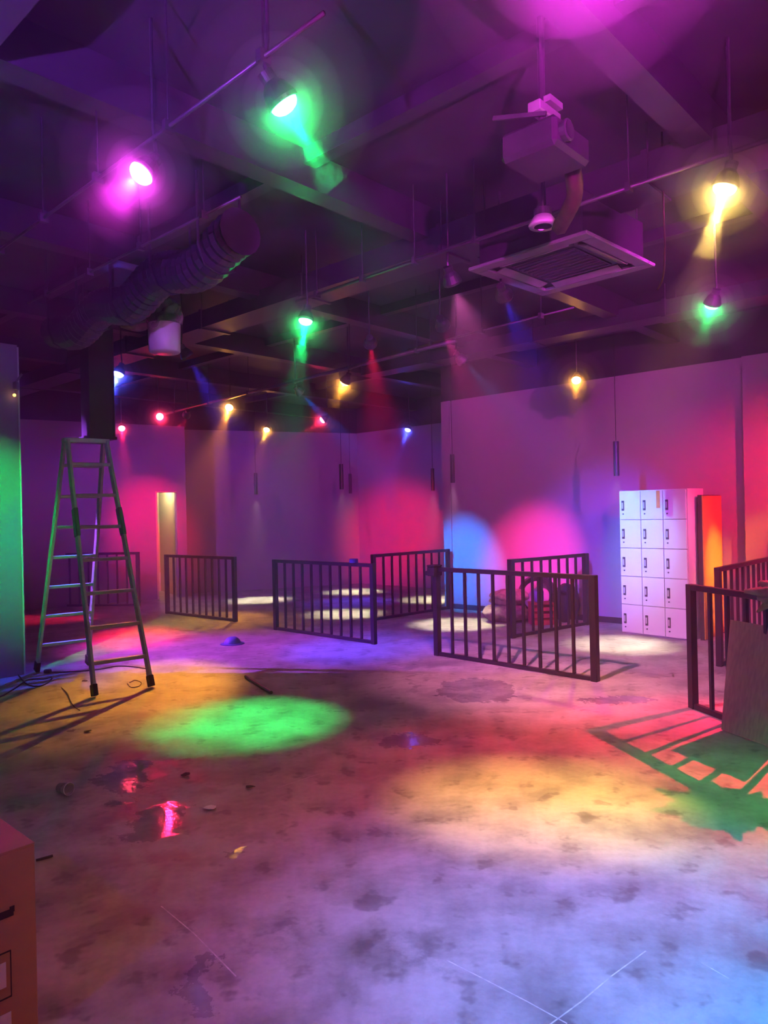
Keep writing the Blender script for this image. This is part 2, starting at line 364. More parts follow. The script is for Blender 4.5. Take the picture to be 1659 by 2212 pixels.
# the lit room beyond the doorway
rm = quadwall('wall_beyond', dL - ddir * 1.0 + dn * 1.6, dR + ddir * .16 + dn * 1.6, 0, 2.6, .1, dn, 'cream wall of the lit room seen through the doorway', M_CREAM, False)
MB().bar(dL - ddir * 1.0 + dn * 1.59 + Vector((0, 0, .2)), dR + ddir * .16 + dn * 1.59 + Vector((0, 0, .2)), .4, .02).build('skirting', M_PAPER, rm)
quadwall('wall_beyond_left', dL - ddir * .55 + dn * .14, dL - ddir * .55 + dn * 1.6, 0, 2.6, .1, -ddir, 'cream side wall of the lit room', M_CREAM, False)
quadwall('wall_beyond_right', dR + ddir * .10 + dn * .14, dR + ddir * .10 + dn * 1.6, 0, 2.6, .05, ddir, 'cream wall on the far side of the lit room', M_CREAM, False)
ent = tag(MB().bar(dL + dn * .07 + Vector((0, 0, 0)), dL + dn * .07 + Vector((0, 0, 2.1)), .16, .03, up=dn).bar(dL + dn * .07 + Vector((0, 0, 2.09)), dR + dn * .07 + Vector((0, 0, 2.09)), .02, .16).build('door_1', M_CREAM), 'pale casing of the open doorway', kind='structure')
bl = bpy.data.lights.new('room_bulb', 'POINT'); bl.energy = 45; bl.color = (1, .78, .42); bl.shadow_soft_size = .1
blo = bpy.data.objects.new('room_bulb', bl); C.objects.link(blo); blo.location = (dL + dR) / 2 + dn * .8 + Vector((0, 0, 2.3))

# left partition with its corner trim
lb = onleft(52, 1450); LB = lb.dot(B)
lp = quadwall('wall_left', ab(LEFT_A, -5), ab(LEFT_A, LB), 0, ZW + .02, .14, A, 'green-lit partition at the left edge', None, False)
MB().bar(ab(LEFT_A + .02, LB + .006, 0), ab(LEFT_A + .02, LB + .006, ZW), .05, .016, up=A).build('corner_strip', M_WHITE, lp)
quadwall('wall_rear', ab(LEFT_A, -4.2), ab(-5, -4.2), 0, ZC, .1, -B, 'wall behind the viewer')
quadwall('wall_side', ab(-5, -4.2), ab(-5, WALLB), 0, ZC, .1, -A, 'wall beyond the short railing')
quadwall('wall_far_left', ab(LEFT_A, -5), dFar, 0, ZC, .1, -B, 'end wall hidden behind the left partition')

# scratches and chalk lines scored in the floor
def strip(pts, wdt, m, name='chalk_line'):
    mb = MB(); bm = mb.bm; pts = [Vector((p.x, p.y, .0015)) for p in pts]; prev = None
    for i, p in enumerate(pts):
        d = (pts[min(i + 1, len(pts) - 1)] - pts[max(0, i - 1)]).normalized(); n_ = Vector((-d.y, d.x, 0)) * wdt / 2
        cur = (bm.verts.new(p - n_), bm.verts.new(p + n_))
        if prev: bm.faces.new((prev[0], cur[0], cur[1], prev[1]))
        prev = cur
    return mb.build(name, m, floor)
for pts in (((0, 1646), (60, 1622), (122, 1598)), ((348, 1958), (420, 2018), (510, 2110)), ((965, 2075), (1050, 2118), (1140, 2165), (1225, 2212)),
            ((1188, 2214), (1255, 2165), (1320, 2110), (1395, 2055)), ((1515, 2080), (1575, 2115)), ((600, 1702), (690, 1672))):
    strip([fl(*p) for p in pts], .005, M_CHALK)

# ------------------------------------------------------------------ railings
def railing(p, q, label, bars=9, h=.977, post_w=.058):
    p = Vector(p); q = Vector(q); d = q - p; l = d.length; rz = math.atan2(d.y, d.x)
    r = empty('railing', (p.x, p.y, 0), rz)
    tag(r, label, 'railing', 'dark steel railing panels')
    for x in (post_w / 2, l - post_w / 2):
        MB().box((x, 0, h / 2), post_w, post_w, h, bev=.003).build('post', M_RAIL, r)
    MB().box((l / 2, 0, h - .022), l - 2 * post_w, .05, .044, bev=.004).build('top_rail', M_RAIL, r)
    MB().box((l / 2, 0, .022), l - 2 * post_w, .045, .038, bev=.003).build('bottom_rail', M_RAIL, r)
    proto = None
    for k in range(bars):
        x = post_w + (l - 2 * post_w) * (k + 1) / (bars + 1)
        if proto is None:
            proto = MB().box((0, 0, h / 2), .026, .026, h - .088).build('bar', M_RAIL, r); proto.location.x = x
        else:
            b = proto.copy(); C.objects.link(b); b.parent = r; b.location = (x, 0, 0)
    return r
railing(fl(360, 1325), fl(511, 1343), 'dark railing panel before the lit doorway', 9)
r2 = railing(fl(594, 1360), fl(812, 1392), 'middle railing panel with a blue cap on its top rail', 9)
railing(fl(806, 1341), fl(972, 1315), 'railing panel standing deep before the far corner', 8)
rf = railing(fl(941, 1415), fl(1293, 1473), 'large railing panel standing alone in front, casting a floor shadow', 9, post_w=.064)
railing(fl(1103, 1379), fl(1271, 1349), 'railing panel partly screening the sacks at the locker wall', 7, post_w=.07)
R5 = Vector((2.40, 5.80, 0)); R5d = Vector((.25, -.968, 0)).normalized()
railing(R5, R5 + R5d * 2.0, 'railing panel with the wooden board leaning against it', 9)
p6 = fl(1553, 1440)
railing(p6, p6 + B * 2.0, 'red-lit railing panel behind the short one', 9)
pF = fl(303, 1309)
railing(pF + Vector((-2.3, .28, 0)), pF, 'dim railing panel behind the stepladder', 11)
# pieces on the rails
cp = fl(766, 1385); 
def on_rail(r, t, z=.977): 
    return r.matrix_basis @ Vector((t, 0, z))
o = tag(MB().lathe([(.028, 0), (.055, 0), (.055, .05), (.028, .05), (.028, 0)], 20).build('blue_cap', M_BLUEP), 'small blue cap lying on a middle top rail', 'tape')  # blue plastic cap, modelled as a ring
o.location = on_rail(r2, 1.58, .977); o.rotation_euler.z = r2.rotation_euler.z
cl = MB(); cl.box((0, -.05, 0), .12, .035, .10, bev=.01); cl.box((0, .05, 0), .12, .035, .10, bev=.01); cl.box((0, 0, .062), .12, .13, .02, bev=.005); cl.box((-.075, -.045, -.02), .04, .03, .05, bev=.01)
o = tag(cl.build('clamp', M_RUB), 'black clamp gripping the front railing corner post', 'clamp'); o.location = on_rail(rf, .01, .93); o.rotation_euler.z = rf.rotation_euler.z

# crumpled cloth over the short railing, partly out of frame
cc = R5 + R5d * 1.0
mb = MB()
mb.blob((cc.x, cc.y, .99), .15, .16, .09, amp=.45, freq=2.6, sub=4, seed=5)
for k, (dx, dy, dz) in enumerate(((-.13, .16, .02), (-.20, .02, .03), (-.05, -.18, .02), (.06, .2, .03), (-.1, .1, -.12))):
    mb.tube([(cc.x, cc.y, .99), (cc.x + dx * .7, cc.y + dy * .7, 1.0 + dz * .5), (cc.x + dx * 1.35, cc.y + dy * 1.35, .985 + dz)], .03, 8, radii=[.05, .035, .006])
tag(mb.build('work_cloth', M_SACK, smooth=True), 'crumpled cloth thrown over the top rail at the frame edge', 'cloth')

# leaning wooden board
b0 = Vector((2.37, 5.18, 0)); b1 = Vector((2.50, 4.80, 0)); tv = Vector((.150, .145, .757))
x_ = (b1 - b0).normalized(); n_ = x_.cross(tv).normalized()
if n_.x > 0: n_ = -n_
bm_ = bmesh.new(); th = n_ * .022
w_ = x_ * .46
c8 = [bm_.verts.new(v) for v in (b0 + n_ * 0 + Vector((0, 0, .004)), b0 + w_ + Vector((0, 0, .004)), b0 + w_ + tv, b0 + tv)]
c8 += [bm_.verts.new(v.co + th) for v in c8]
for f in ((0, 1, 2, 3), (7, 6, 5, 4), (0, 4, 5, 1), (1, 5, 6, 2), (2, 6, 7, 3), (3, 7, 4, 0)): bm_.faces.new([c8[k] for k in f])
mb = MB(); mb.bm.free(); mb.bm = bm_
o = tag(mb.build('wood_board', M_WOODL), 'wood-grain board leaning on the short railing', 'board')

# ------------------------------------------------------------------ locker
lf = fl(1343, 1368); rfp = fl(1490, 1386)
ld = (rfp - lf); LW = ld.length; rz = math.atan2(ld.y, ld.x)
LH, LD = 1.80, .42
lk = empty('locker', (lf.x, lf.y, 0), rz); tag(lk, 'tall white metal locker with fifteen small doors', 'locker')
# local x along front (left to right), local y is depth (away from the viewer)
body = MB(); t_ = .02
body.box((LW / 2, LD - .01, LH / 2), LW, .02, LH); body.box((t_ / 2, LD / 2 + .01, LH / 2), t_, LD - .02, LH); body.box((LW - t_ / 2, LD / 2 + .01, LH / 2), t_, LD - .02, LH)
for k in range(6): body.box((LW / 2, LD / 2 + .012, .012 + k * (LH - .024) / 5), LW - 2 * t_, LD - .03, .022)
for k in (1, 2): body.box((k * LW / 3, LD / 2 + .012, LH / 2), .018, LD - .03, LH)
body.build('body', M_LOCK, lk)
dwid = (LW - .012) / 3; dht = (LH - .03) / 5
first = None
for r_ in range(5):
    for c_ in range(3):
        x0 = .006 + c_ * dwid; z0 = .02 + r_ * dht
        if first is None:
            d_ = MB().box((dwid / 2, .005, dht / 2), dwid - .006, .018, dht - .006, bev=.003).build('door', M_LOCK, lk)
            h_ = MB().box((.052, -.008, dht * .50), .034, .012, .125, bev=.003).build('handle', M_HAND, d_)
            n2 = MB().box((.052, -.0155, dht * .50), .020, .004, .075).build('card_holder', M_PLATE, d_)
            k_ = MB().lathe([(.0001, 0), (.009, 0), (.009, .008), (.0001, .008)], 10, Matrix.Translation((.055, -.004, dht * .5 - .105)) @ Matrix.Rotation(math.pi / 2, 4, 'X')).build('keyhole', M_HAND, d_)
            first = (d_, (h_, n2, k_)); d_.location = (x0, 0, z0)
        else:
            d_ = first[0].copy(); C.objects.link(d_); d_.parent = lk; d_.location = (x0, 0, z0)
            for s_ in first[1]:
                q = s_.copy(); C.objects.link(q); q.parent = d_
MB().box((LW * .60, -.006, LH - .12), .045, .003, .21).build('light_streak', M_STREAK, lk)['label'] = 'orange light streak laid on as a strip'  # strip of colour standing in for an orange light streak

# amber board standing on edge beside the locker, reaching to the wall
ca = (fl(1523, 1384)).dot(A); cb = (fl(1523, 1384)).dot(B)
ob = empty('amber_screen', ab(ca, (cb + WALLB) / 2, 0), math.atan2(B.y, B.x)); tag(ob, 'amber board standing on edge between locker and wall', 'board')
MB().box((0, 0, .86), WALLB - cb - .02, .012, 1.70).build('face', M_ORANGE, ob)
MB().box((0, .031, .86), WALLB - cb - .02, .048, 1.72).build('core', M_HAND, ob)

# ------------------------------------------------------------------ stepladder
F1, F2, B1, B2 = fl(205, 1507), fl(328, 1486), fl(79, 1452), fl(190, 1437)
TL = (F1 + B1) / 2; TR = (F2 + B2) / 2; mid_ = (TL + TR) / 2; wd = (TR - TL).normalized()
T1 = mid_ - wd * .185; T2 = mid_ + wd * .185; fd = ((F1 + F2) / 2 - (B1 + B2) / 2).normalized()
HT = 2.37
lad = empty('stepladder', (mid_.x, mid_.y, 0)); tag(lad, 'tall aluminium stepladder standing open on rubber feet', 'ladder')
off = Vector((mid_.x, mid_.y, 0))
def L_(v): return v - off
for (ft, tp, sgn) in ((F1, T1, 1), (F2, T2, 1), (B1, T1, -1), (B2, T2, -1)):
    top = tp + fd * .035 * sgn + Vector((0, 0, HT)); low = ft + (top - ft).normalized() * .06
    lg = MB().bar(L_(low), L_(top), .066, .028, up=fd, bev=.004).build('leg', M_ALU, lad)
    MB().bar(L_(ft + (top - ft).normalized() * .015), L_(ft + (top - ft).normalized() * .12), .082, .044, up=fd, bev=.006).build('rubber_foot', M_RUB, lg)
    j = ft + (top - ft) * (.66)
    if sgn == 1:
        MB().bar(L_(j - (top - ft).normalized() * .14), L_(j + (top - ft).normalized() * .14), .075, .04, up=fd, bev=.006).build('hinge_joint', M_JOINT, lg)
for k in range(7):
    t = (k * .317 + .30) / 2.45
    if t > .97: break
    for (a_, b_, s_) in ((F1, F2, 1), (B1, B2, -1)):
        ta = T1 + fd * .035 * s_ + Vector((0, 0, HT)); tb = T2 + fd * .035 * s_ + Vector((0, 0, HT))
        MB().bar(L_(a_ + (ta - a_) * t), L_(b_ + (tb - b_) * t), .032, .055, bev=.004).build('rung', M_ALU, lad)
MB().bar(L_(T1 - wd * .03 + Vector((0, 0, HT))), L_(T2 + wd * .03 + Vector((0, 0, HT))), .045, .12, bev=.006).build('top_cap', M_ALU, lad)

# ------------------------------------------------------------------ cardboard box
bc = fl(75, 1820); kk = (EYE - .60) / EYE; bc = Vector((bc.x * kk, bc.y * kk, 0))
bx = empty('cardboard_box', bc); tag(bx, 'brown cardboard carton with printed marks at the left edge', 'carton')
MB().box((A * .4 - B * .25) + Vector((0, 0, .298)), .8, .5, .595, Matrix.Rotation(math.atan2(A.y, A.x), 4, 'Z'), bev=.004).build('carton_body', M_CARD, bx)
MB().box((A * .2 - B * .25) + Vector((0, 0, .598)), .398, .5, .005, Matrix.Rotation(math.atan2(A.y, A.x), 4, 'Z')).build('top_flap', M_CARD, bx)
MB().box((A * .601 - B * .25) + Vector((0, 0, .598)), .398, .5, .005, Matrix.Rotation(math.atan2(A.y, A.x), 4, 'Z')).build('top_flap', M_CARD, bx)
def on_box(name, b_, z, w2, h2, m, th=.002):
    return MB().box(-B * b_ - A * (.0005 + th / 2) + Vector((0, 0, z)), th, w2, h2, Matrix.Rotation(math.atan2(A.y, A.x), 4, 'Z')).build(name, m, bx)
on_box('printed_mark', .092, .415, .050, .022, M_INK); on_box('printed_mark', .071, .424, .014, .018, M_INK)
for (b_, z, w2, h2) in ((.142, .302, .13, .004), (.142, .165, .13, .004), (.078, .234, .003, .137)):
    on_box('printed_frame', b_, z, w2, h2, M_INK)
on_box('paper_label', .142, .236, .10, .075, M_PAPER); on_box('paper_label', .130, .07, .10, .10, M_PAPER)

# ------------------------------------------------------------------ the heap by the locker wall
hp = fl(1085, 1343)
o = tag(MB().blob((0, 0, .12), .34, .22, .13, .15, 1.6, 4, 1, True).build('sack', M_SACK, smooth=True), 'full woven sack lying at the bottom of the heap', 'sack', 'sacks'); o.location = (hp.x + .08, hp.y + .02, 0)
o = tag(MB().blob((0, 0, .0), .28, .20, .11, .16, 1.7, 4, 2).build('sack', M_SACK, smooth=True), 'woven sack lying on top of the other', 'sack', 'sacks'); o.location = (hp.x + .10, hp.y + .03, .345)
bp_ = fl(1216, 1341)
bg = empty('backpack', (bp_.x + .02, bp_.y - .1, 0)); tag(bg, 'dark rounded bag on the floor by the locker wall', 'bag')
MB().blob((0, 0, .27), .19, .15, .27, .08, 1.5, 4, 3, True).build('bag_body', M_DARKC, bg, smooth=True)
MB().tube([Vector((-.16 + .32 * (math.cos(u)), -.16, .28 + .17 * math.sin(u))) * 1 for u in [x * math.pi / 8 + .6 for x in range(4)]], .018, 6).build('strap', M_DARKC, bg)
cp = fl(1160, 1343); co = empty('hose_coil', (cp.x + .06, cp.y + .22, 0)); tag(co, 'dark coil of hose standing upright against the wall', 'hose')
for k in range(4):
    R_ = .30 - k * .022
    MB().tube([Vector((R_ * math.cos(u) * .9, .03 * k + .01 * math.sin(3 * u), .33 + R_ * math.sin(u))) for u in [x * 2 * math.pi / 28 for x in range(29)]], .019, 8).build('hose_loop', M_DARKC, co)
rb = fl(1166, 1345); rbk = empty('crate', (rb.x, rb.y - .12, 0)); tag(rbk, 'red plastic crate before the hose coil', 'crate')
mb = MB()
for dx in (-.15, .15): mb.box((dx, 0, .14), .02, .24, .28)
for dy in (-.12, .12):
    for zz in (.04, .13, .22): mb.box((0, dy, zz), .30, .015, .05)
mb.box((0, 0, .012), .31, .25, .02)
mb.build('crate_body', M_REDP, rbk)
MB().box((0, 0, .292), .33, .27, .022, bev=.006).build('rim', M_REDP, rbk)
tub = tag(MB().lathe([(.0001, 0), (.055, 0), (.066, .02), (.068, .15), (.06, .16), (.0001, .16)], 18).build('paint_tub', M_BLUEP, smooth=True), 'blue-violet paint tub set down on the crate', 'tub')
tub.location = (rb.x - .03, rb.y - .12, .304)
pl = empty('plank_pair', (0, 0, 0)) if False else None
pk = fl(1225, 1352); o = tag(MB().box((0, 0, .02), .55, .09, .035, bev=.003).build('timber_offcut', M_WOODL), 'short timber offcut before the dark bag', 'timber'); o.location = (pk.x + .05, pk.y + .02, 0); o.rotation_euler.z = .55

# ------------------------------------------------------------------ small things on the floor
ht = fl(502, 1391)
hat = empty('hard_hat', ht); tag(hat, 'small dark blue cap lying on the floor', 'cap')
MB().lathe([(.105, 0.002), (.10, .03), (.08, .065), (.045, .088), (.0001, .092)], 20).build('crown', M_BLUEP, hat, smooth=True)
MB().lathe([(.105, .002), (.15, .002), (.15, .008), (.105, .012)], 20).build('brim', M_BLUEP, hat)
t0, t1 = fl(531, 1465), fl(586, 1500)
tag(MB().tube([t0 + Vector((0, 0, .017)), t1 + Vector((0, 0, .017))], .016, 10).build('pipe_offcut', M_PIPE), 'short metal pipe lying near the green pool of light', 'pipe')
def curve_cable(pts, r, label, m=M_RUB, name='cable', cat='cable', sub=6):
    P_ = [Vector(p) for p in pts]; out = []
    for i in range(len(P_) - 1):
        a0 = P_[max(i - 1, 0)]; a1 = P_[i]; a2 = P_[i + 1]; a3 = P_[min(i + 2, len(P_) - 1)]
        for k in range(sub):
            t = k / sub
            out.append(.5 * ((2 * a1) + (a2 - a0) * t + (2 * a0 - 5 * a1 + 4 * a2 - a3) * t * t + (3 * a1 - a0 - 3 * a2 + a3) * t ** 3))
    out.append(P_[-1])
    return tag(MB().tube(out, r, 6).build(name, m, smooth=True), label, cat)
def fz(px, py, r=.006): return fl(px, py) + Vector((0, 0, r + .001))
curve_cable([fz(*p) for p in ((38, 1456), (48, 1470), (62, 1481), (85, 1484), (106, 1474), (112, 1464), (95, 1468), (60, 1470), (30, 1490), (2, 1506), (-30, 1520))], .006, 'thin black cable coiled at the foot of the stepladder')
curve_cable([fz(*p) for p in ((107, 1453), (150, 1453), (210, 1448), (260, 1440), (320, 1446))], .005, 'thin black cable running from the plug between the ladder feet')
tag(MB().box((0, 0, .02), .07, .045, .038, bev=.008).build('plug', M_RUB), 'black plug at the cable end between the ladder feet', 'plug').location = fl(103, 1454)
curve_cable([fz(*p) for p in ((133, 1487), (146, 1500), (152, 1515), (160, 1528), (172, 1536))], .004, 'loose strand of wire between the front ladder feet', M_DEBRIS)
curve_cable([fz(*p) for p in ((275, 1478), (283, 1486), (300, 1484), (305, 1476), (292, 1471), (280, 1476))], .004, 'small wire loop beside the right front ladder foot', M_DEBRIS)
cup = fl(138, 1716)
cu = empty('plastic_cup', cup); tag(cu, 'clear plastic cup tipped over on the dark floor', 'cup')
Mc = Matrix.Translation((0, 0, .036)) @ Matrix.Rotation(1.0, 4, 'Z') @ Matrix.Rotation(math.pi / 2 - .1, 4, 'X')
MB().lathe([(.0001, -.04), (.026, -.04), (.034, .05), (.031, .05), (.024, -.036)], 18, Mc).build('cup_wall', M_FILM, cu, smooth=True)
MB().lathe([(.034, .05), (.037, .052), (.034, .055)], 18, Mc).build('cup_rim', M_WHITE, cu)
def shard(px, py, s_, m, name, label, cat, seed):
    bm = bmesh.new(); rr = random.Random(seed); c = fl(px, py); n = 7
    vs2 = [bm.verts.new((c.x + s_ * math.cos(k * 6.28 / n) * rr.uniform(.5, 1.1), c.y + s_ * math.sin(k * 6.28 / n) * rr.uniform(.4, 1.0), .003 + rr.uniform(0, .012))) for k in range(n)]
    f = bm.faces.new(vs2); bmesh.ops.triangulate(bm, faces=[f])
    ex = bmesh.ops.extrude_face_region(bm, geom=list(bm.faces)); bmesh.ops.translate(bm, vec=(0, 0, .003), verts=[v for v in ex['geom'] if isinstance(v, bmesh.types.BMVert)])
    mb = MB(); mb.bm.free(); mb.bm = bm; return tag(mb.build(name, m), label, cat)
shard(455, 1748, .045, M_PAPER, 'paper_scrap', 'torn white paper scrap beside the red reflections', 'paper', 3)
shard(400, 1677, .035, M_DEBRIS, 'dark_chip', 'dark chip lying just below the green pool of light', 'debris', 5)
shard(541, 1703, .03, M_DEBRIS, 'dark_chip', 'dark chip below and beside the green pool, the one farther from the puddles', 'debris', 6)
shard(190, 1581, .04, M_DEBRIS, 'dark_chip', 'dark chip on the floor before the stepladder', 'debris', 7)
shard(183, 1472, .04, M_DEBRIS, 'dark_chip', 'dark chip under the open stepladder', 'debris', 8)
t0, t1 = fl(78, 1862), fl(114, 1852)
tag(MB().tube([t0 + Vector((0, 0, .008)), t1 + Vector((0, 0, .008))], .006, 8).build('screwdriver', M_DEBRIS), 'thin black stick on the floor beside the carton', 'stick')

# ------------------------------------------------------------------ overhead services
def conduit(p0, p1, z, r, label, m=M_PIPE, clips=5, name='conduit', cat='conduit'):
    a_ = atz(*p0, z); b_ = atz(*p1, z)
    o_ = empty(name, a_); tag(o_, label, cat)
    MB().tube([Vector((0, 0, 0)), b_ - a_], r, 8).build('tube', m, o_, smooth=True)
    for k in range(clips):
        q = (b_ - a_) * ((k + .5) / clips)
        MB().tube([q, q + Vector((0, 0, ZC - z))], .005, 5).build('hanger_rod', M_BEAM, o_)
        MB().box(q, .03, .05, .05, Matrix.Rotation(math.atan2(A.y, A.x), 4, 'Z')).build('clip', m, o_)
    return o_
conduit((-40, 569), (700, 28), 3.36, .009, 'thin steel conduit nearest overhead, passing the magenta lamp')
conduit((60, 655), (520, 425), 3.42, .009, 'thin steel conduit above the stepladder and flexible duct', clips=4)
conduit((640, 652), (1700, 288), 3.40, .013, 'long steel conduit with blue glints passing the round lens unit', clips=7)
conduit((345, 897), (985, 736), 3.30, .022, 'long red-lit conduit over the far railings', clips=6)
conduit((880, 755), (1240, 664), 3.34, .01, 'short steel conduit between amber lamp and ceiling cassette', clips=3)
# cable trays / rectangular ducts running with A
for (a0, a1, b_, z, w2, h2, lab) in ((-2, 12.5, 1.1, 3.72, .28, .14, 'flat black duct directly overhead'),
                                     (1.0, 12.8, 4.6, 3.68, .35, .18, 'black rectangular duct over the middle railings'),
                                     (-1, 7.5, 7.9, 3.70, .30, .16, 'black rectangular duct close to the locker wall')):
    o_ = empty('air_duct', ab(a0, b_, z)); tag(o_, lab, 'duct')
    MB().bar(Vector((0, 0, 0)), A * (a1 - a0), h2, w2).build('duct_run', M_BEAM, o_)
    for k in range(int((a1 - a0) / 1.6)):
        MB().bar(A * (.8 + 1.6 * k), A * (.84 + 1.6 * k), h2 + .03, w2 + .03).build('flange', M_BEAM, o_)
        for s_ in (-1, 1): MB().tube([A * (1.6 * k + .8) + B * s_ * w2 / 2 + Vector((0, 0, 0)), A * (1.6 * k + .8) + B * s_ * w2 / 2 + Vector((0, 0, ZC - z))], .006, 5).build('hanger_rod', M_BEAM, o_)
# ceiling cassette
zc = 3.3; k4 = [atz(1020, 585, zc), atz(1175, 638, zc), atz(1410, 573, zc), atz(1260, 510, zc)]
cc4 = sum(k4, Vector()) / 4; ry = math.atan2((k4[1] - k4[0]).y, (k4[1] - k4[0]).x)
cs = empty('ceiling_cassette', (cc4.x, cc4.y, zc), ry); tag(cs, 'square ceiling air conditioner cassette seen from below', 'air conditioner')
S_ = .47
MB().box((0, 0, .17), .82, .82, .28).build('casing', M_BEAM, cs)
mb = MB()
for sx in (-1, 1):
    mb.box((sx * (S_ - .05), 0, .012), .1, 2 * S_, .024, bev=.006); mb.box((0, sx * (S_ - .05), .012), 2 * S_ - .2, .1, .024, bev=.006)
mb.build('panel_rim', M_GREY, cs)
for k in range(4):
    R_ = Matrix.Rotation(k * math.pi / 2, 4, 'Z')
    MB().box(R_ @ Vector((.325, 0, .016)), .07, .55, .01, R_ @ Matrix.Rotation(.35, 4, 'Y')).build('louvre', M_GREY, cs)
mb = MB().box((0, 0, .03), .5, .5, .02)
for k in range(9): mb.box((-.22 + k * .055, 0, .018), .012, .48, .012)
mb.build('intake_grille', M_HAND, cs)
for sx in (-1, 1):
    for sy in (-1, 1): MB().tube([(sx * .38, sy * .38, .3), (sx * .38, sy * .38, ZC - zc)], .006, 5).build('hanger_rod', M_BEAM, cs)

# projector rig right of centre
pr = atz(1178, 335, 3.30); rig = empty('projector_rig', (pr.x, pr.y, 3.30), math.atan2(B.y, B.x)); tag(rig, 'dark projector on a ceiling bracket with a bent hose', 'projector')
MB().tube([(-.02, 0, .12), (-.02, 0, ZC - 3.30)], .018, 10).build('mount_pole', M_BEAM, rig)
MB().box((0, 0, .20), .20, .07, .05, bev=.006).box((.03, 0, .25), .12, .1, .03).build('mount_bracket', M_GREY, rig)
MB().box((.0, 0, .02), .34, .30, .14, bev=.02).build('projector_body', M_BEAM, rig)
MB().lathe([(.0001, 0), (.045, 0), (.05, .03), (.04, .035), (.0001, .03)], 16, Matrix.Translation((-.10, -.15, .02)) @ Matrix.Rotation(math.pi / 2, 4, 'X')).build('projector_lens', M_HAND, rig)
for s_ in (-1, 1): MB().bar((s_ * .16, -.1, .1), (s_ * .20, .16, .16), .02, .012).build('bracket_arm', M_PIPE, rig)
h0 = atz(1236, 345, 3.34)
curve_cable([atz(1232, 330, 3.40), atz(1238, 370, 3.3), atz(1242, 420, 3.22), atz(1228, 455, 3.18), atz(1208, 492, 3.16)], .045, 'brown flexible hose hanging beside the projector', M_HOSE, 'flexible_hose', 'hose')
rp_ = atz(1173, 490, 3.2); rl = empty('round_downlight', rp_); tag(rl, 'small unlit round downlight with shiny rim below the projector', 'lamp')
MB().lathe([(.05, .0), (.078, .0), (.082, .012), (.05, .06), (.045, .06), (.045, .012)], 24).build('rim', M_ALU, rl, smooth=True)
MB().lathe([(.0001, .10), (.05, .10), (.05, .05), (.0001, .05)], 20).build('housing', M_BEAM, rl)
MB().tube([(0, 0, .1), (0, 0, ZC - ZL)], .007, 6).build('stem', M_BEAM, rl)
curve_cable([atz(1433, 440, 3.5) + Vector((0, 0, .45)), atz(1434, 470, 3.42), atz(1436, 540, 3.16), atz(1432, 600, 2.98), atz(1420, 626, 2.9)], .006, 'thin cable dangling beside the amber lamp', M_HOSE)

# flexible duct with straps over the stepladder
fa, fb = atz(120, 720, 3.45), atz(520, 500, 3.5)
fd_ = empty('flexible_duct', fa); tag(fd_, 'black corrugated duct slung above the stepladder', 'duct')
pts = []; rad = []
for k in range(90):
    t = k / 89; p = (fb - fa) * t; p.z += -.10 * math.sin(t * math.pi * 3) ** 2; pts.append(p); rad.append(.15 + (.010 if k % 2 else -.006))
MB().tube(pts, .15, 16, radii=rad).build('duct_skin', M_BEAM, fd_, smooth=False)
for k in range(5):
    t = .08 + k * .21; p = (fb - fa) * t; dd = (fb - fa).normalized(); sx = Vector((-dd.y, dd.x, 0)); p.z += -.10 * math.sin(t * math.pi * 3) ** 2
    MB().tube([p + sx * .17 + Vector((0, 0, ZC - 3.45 - p.z * 0)), p + sx * .168, p + sx * .12 - Vector((0, 0, .125)), p - Vector((0, 0, .172)), p - sx * .12 - Vector((0, 0, .125)), p - sx * .168, p - sx * .17 + Vector((0, 0, ZC - 3.45))], .010, 5).build('strap', M_BEAM, fd_)
# white drum wrapped in film
dr = atz(356, 762, 3.12); drum = empty('white_drum', dr); tag(drum, 'white plastic drum fixture wrapped in film under the ceiling', 'fixture')
MB().lathe([(.0001, 0), (.13, 0), (.142, .012), (.148, .26), (.14, .265), (.132, .02), (.0001, .015)], 28).build('drum_shell', M_WHITE, drum, smooth=True)
MB().lathe([(.0001, .05), (.10, .05), (.11, .20), (.10, .36), (.0001, .38)], 20).build('inner_motor', M_GREY, drum, smooth=True)
MB().blob((0, 0, .33), .16, .155, .16, .22, 2.6, 4, 9).build('film_wrap', M_FILM, drum, smooth=True)
MB().blob((-.26, 0, .26), .13, .06, .055, .15, 2, 3, 4).build('pipe_stub', M_SACK, drum, smooth=True)
MB().tube([(0, 0, .36), (0, 0, ZC - 3.12)], .02, 8).build('mount_pole', M_BEAM, drum)
# black riser box behind the ladder
rb0 = ab(0, 0); q = atz(212, 945, 2.45)
hb = empty('riser_duct', (q.x, q.y, 2.45), YAW); tag(hb, 'black square riser dropping from the ceiling behind the ladder top', 'duct')
MB().box((0, 0, (ZC - 2.45) / 2), .26, .2, ZC - 2.45).build('riser_shaft', M_BEAM, hb)
for s_ in (-1, 1): MB().box((s_ * .13, -.1, (ZC - 2.45) / 2), .014, .014, ZC - 2.45).build('edge_strip', M_BEAM, hb)
MB().box((0, 0, -.01), .30, .24, .03).build('end_collar', M_BEAM, hb)
# sensor on the left partition's corner
sp = ab(LEFT_A - .03, LB - .03, 2.98)
sn = empty('wall_sensor', sp); tag(sn, 'tiny sensor with an amber glint on the left partition corner', 'sensor')
MB().box((0, 0, 0), .05, .05, .09, bev=.01).build('casing', M_GREY, sn)
MB().bar((0, 0, .04), (.05, .03, .13), .02, .02).build('bracket', M_GREY, sn)
MB().blob((.0, -.035, -.1), .016, .016, .016, 0, 1, 2).build('glint_bead', mat('amber_glint', (1, .6, .1), emit=(1, .55, .08), estr=6), sn)  # glowing bead standing in for a reflection on the device
MB().tube([(0, -.02, -.1), (0, -.01, 0)], .006, 6).build('bead_stem', M_GREY, sn)

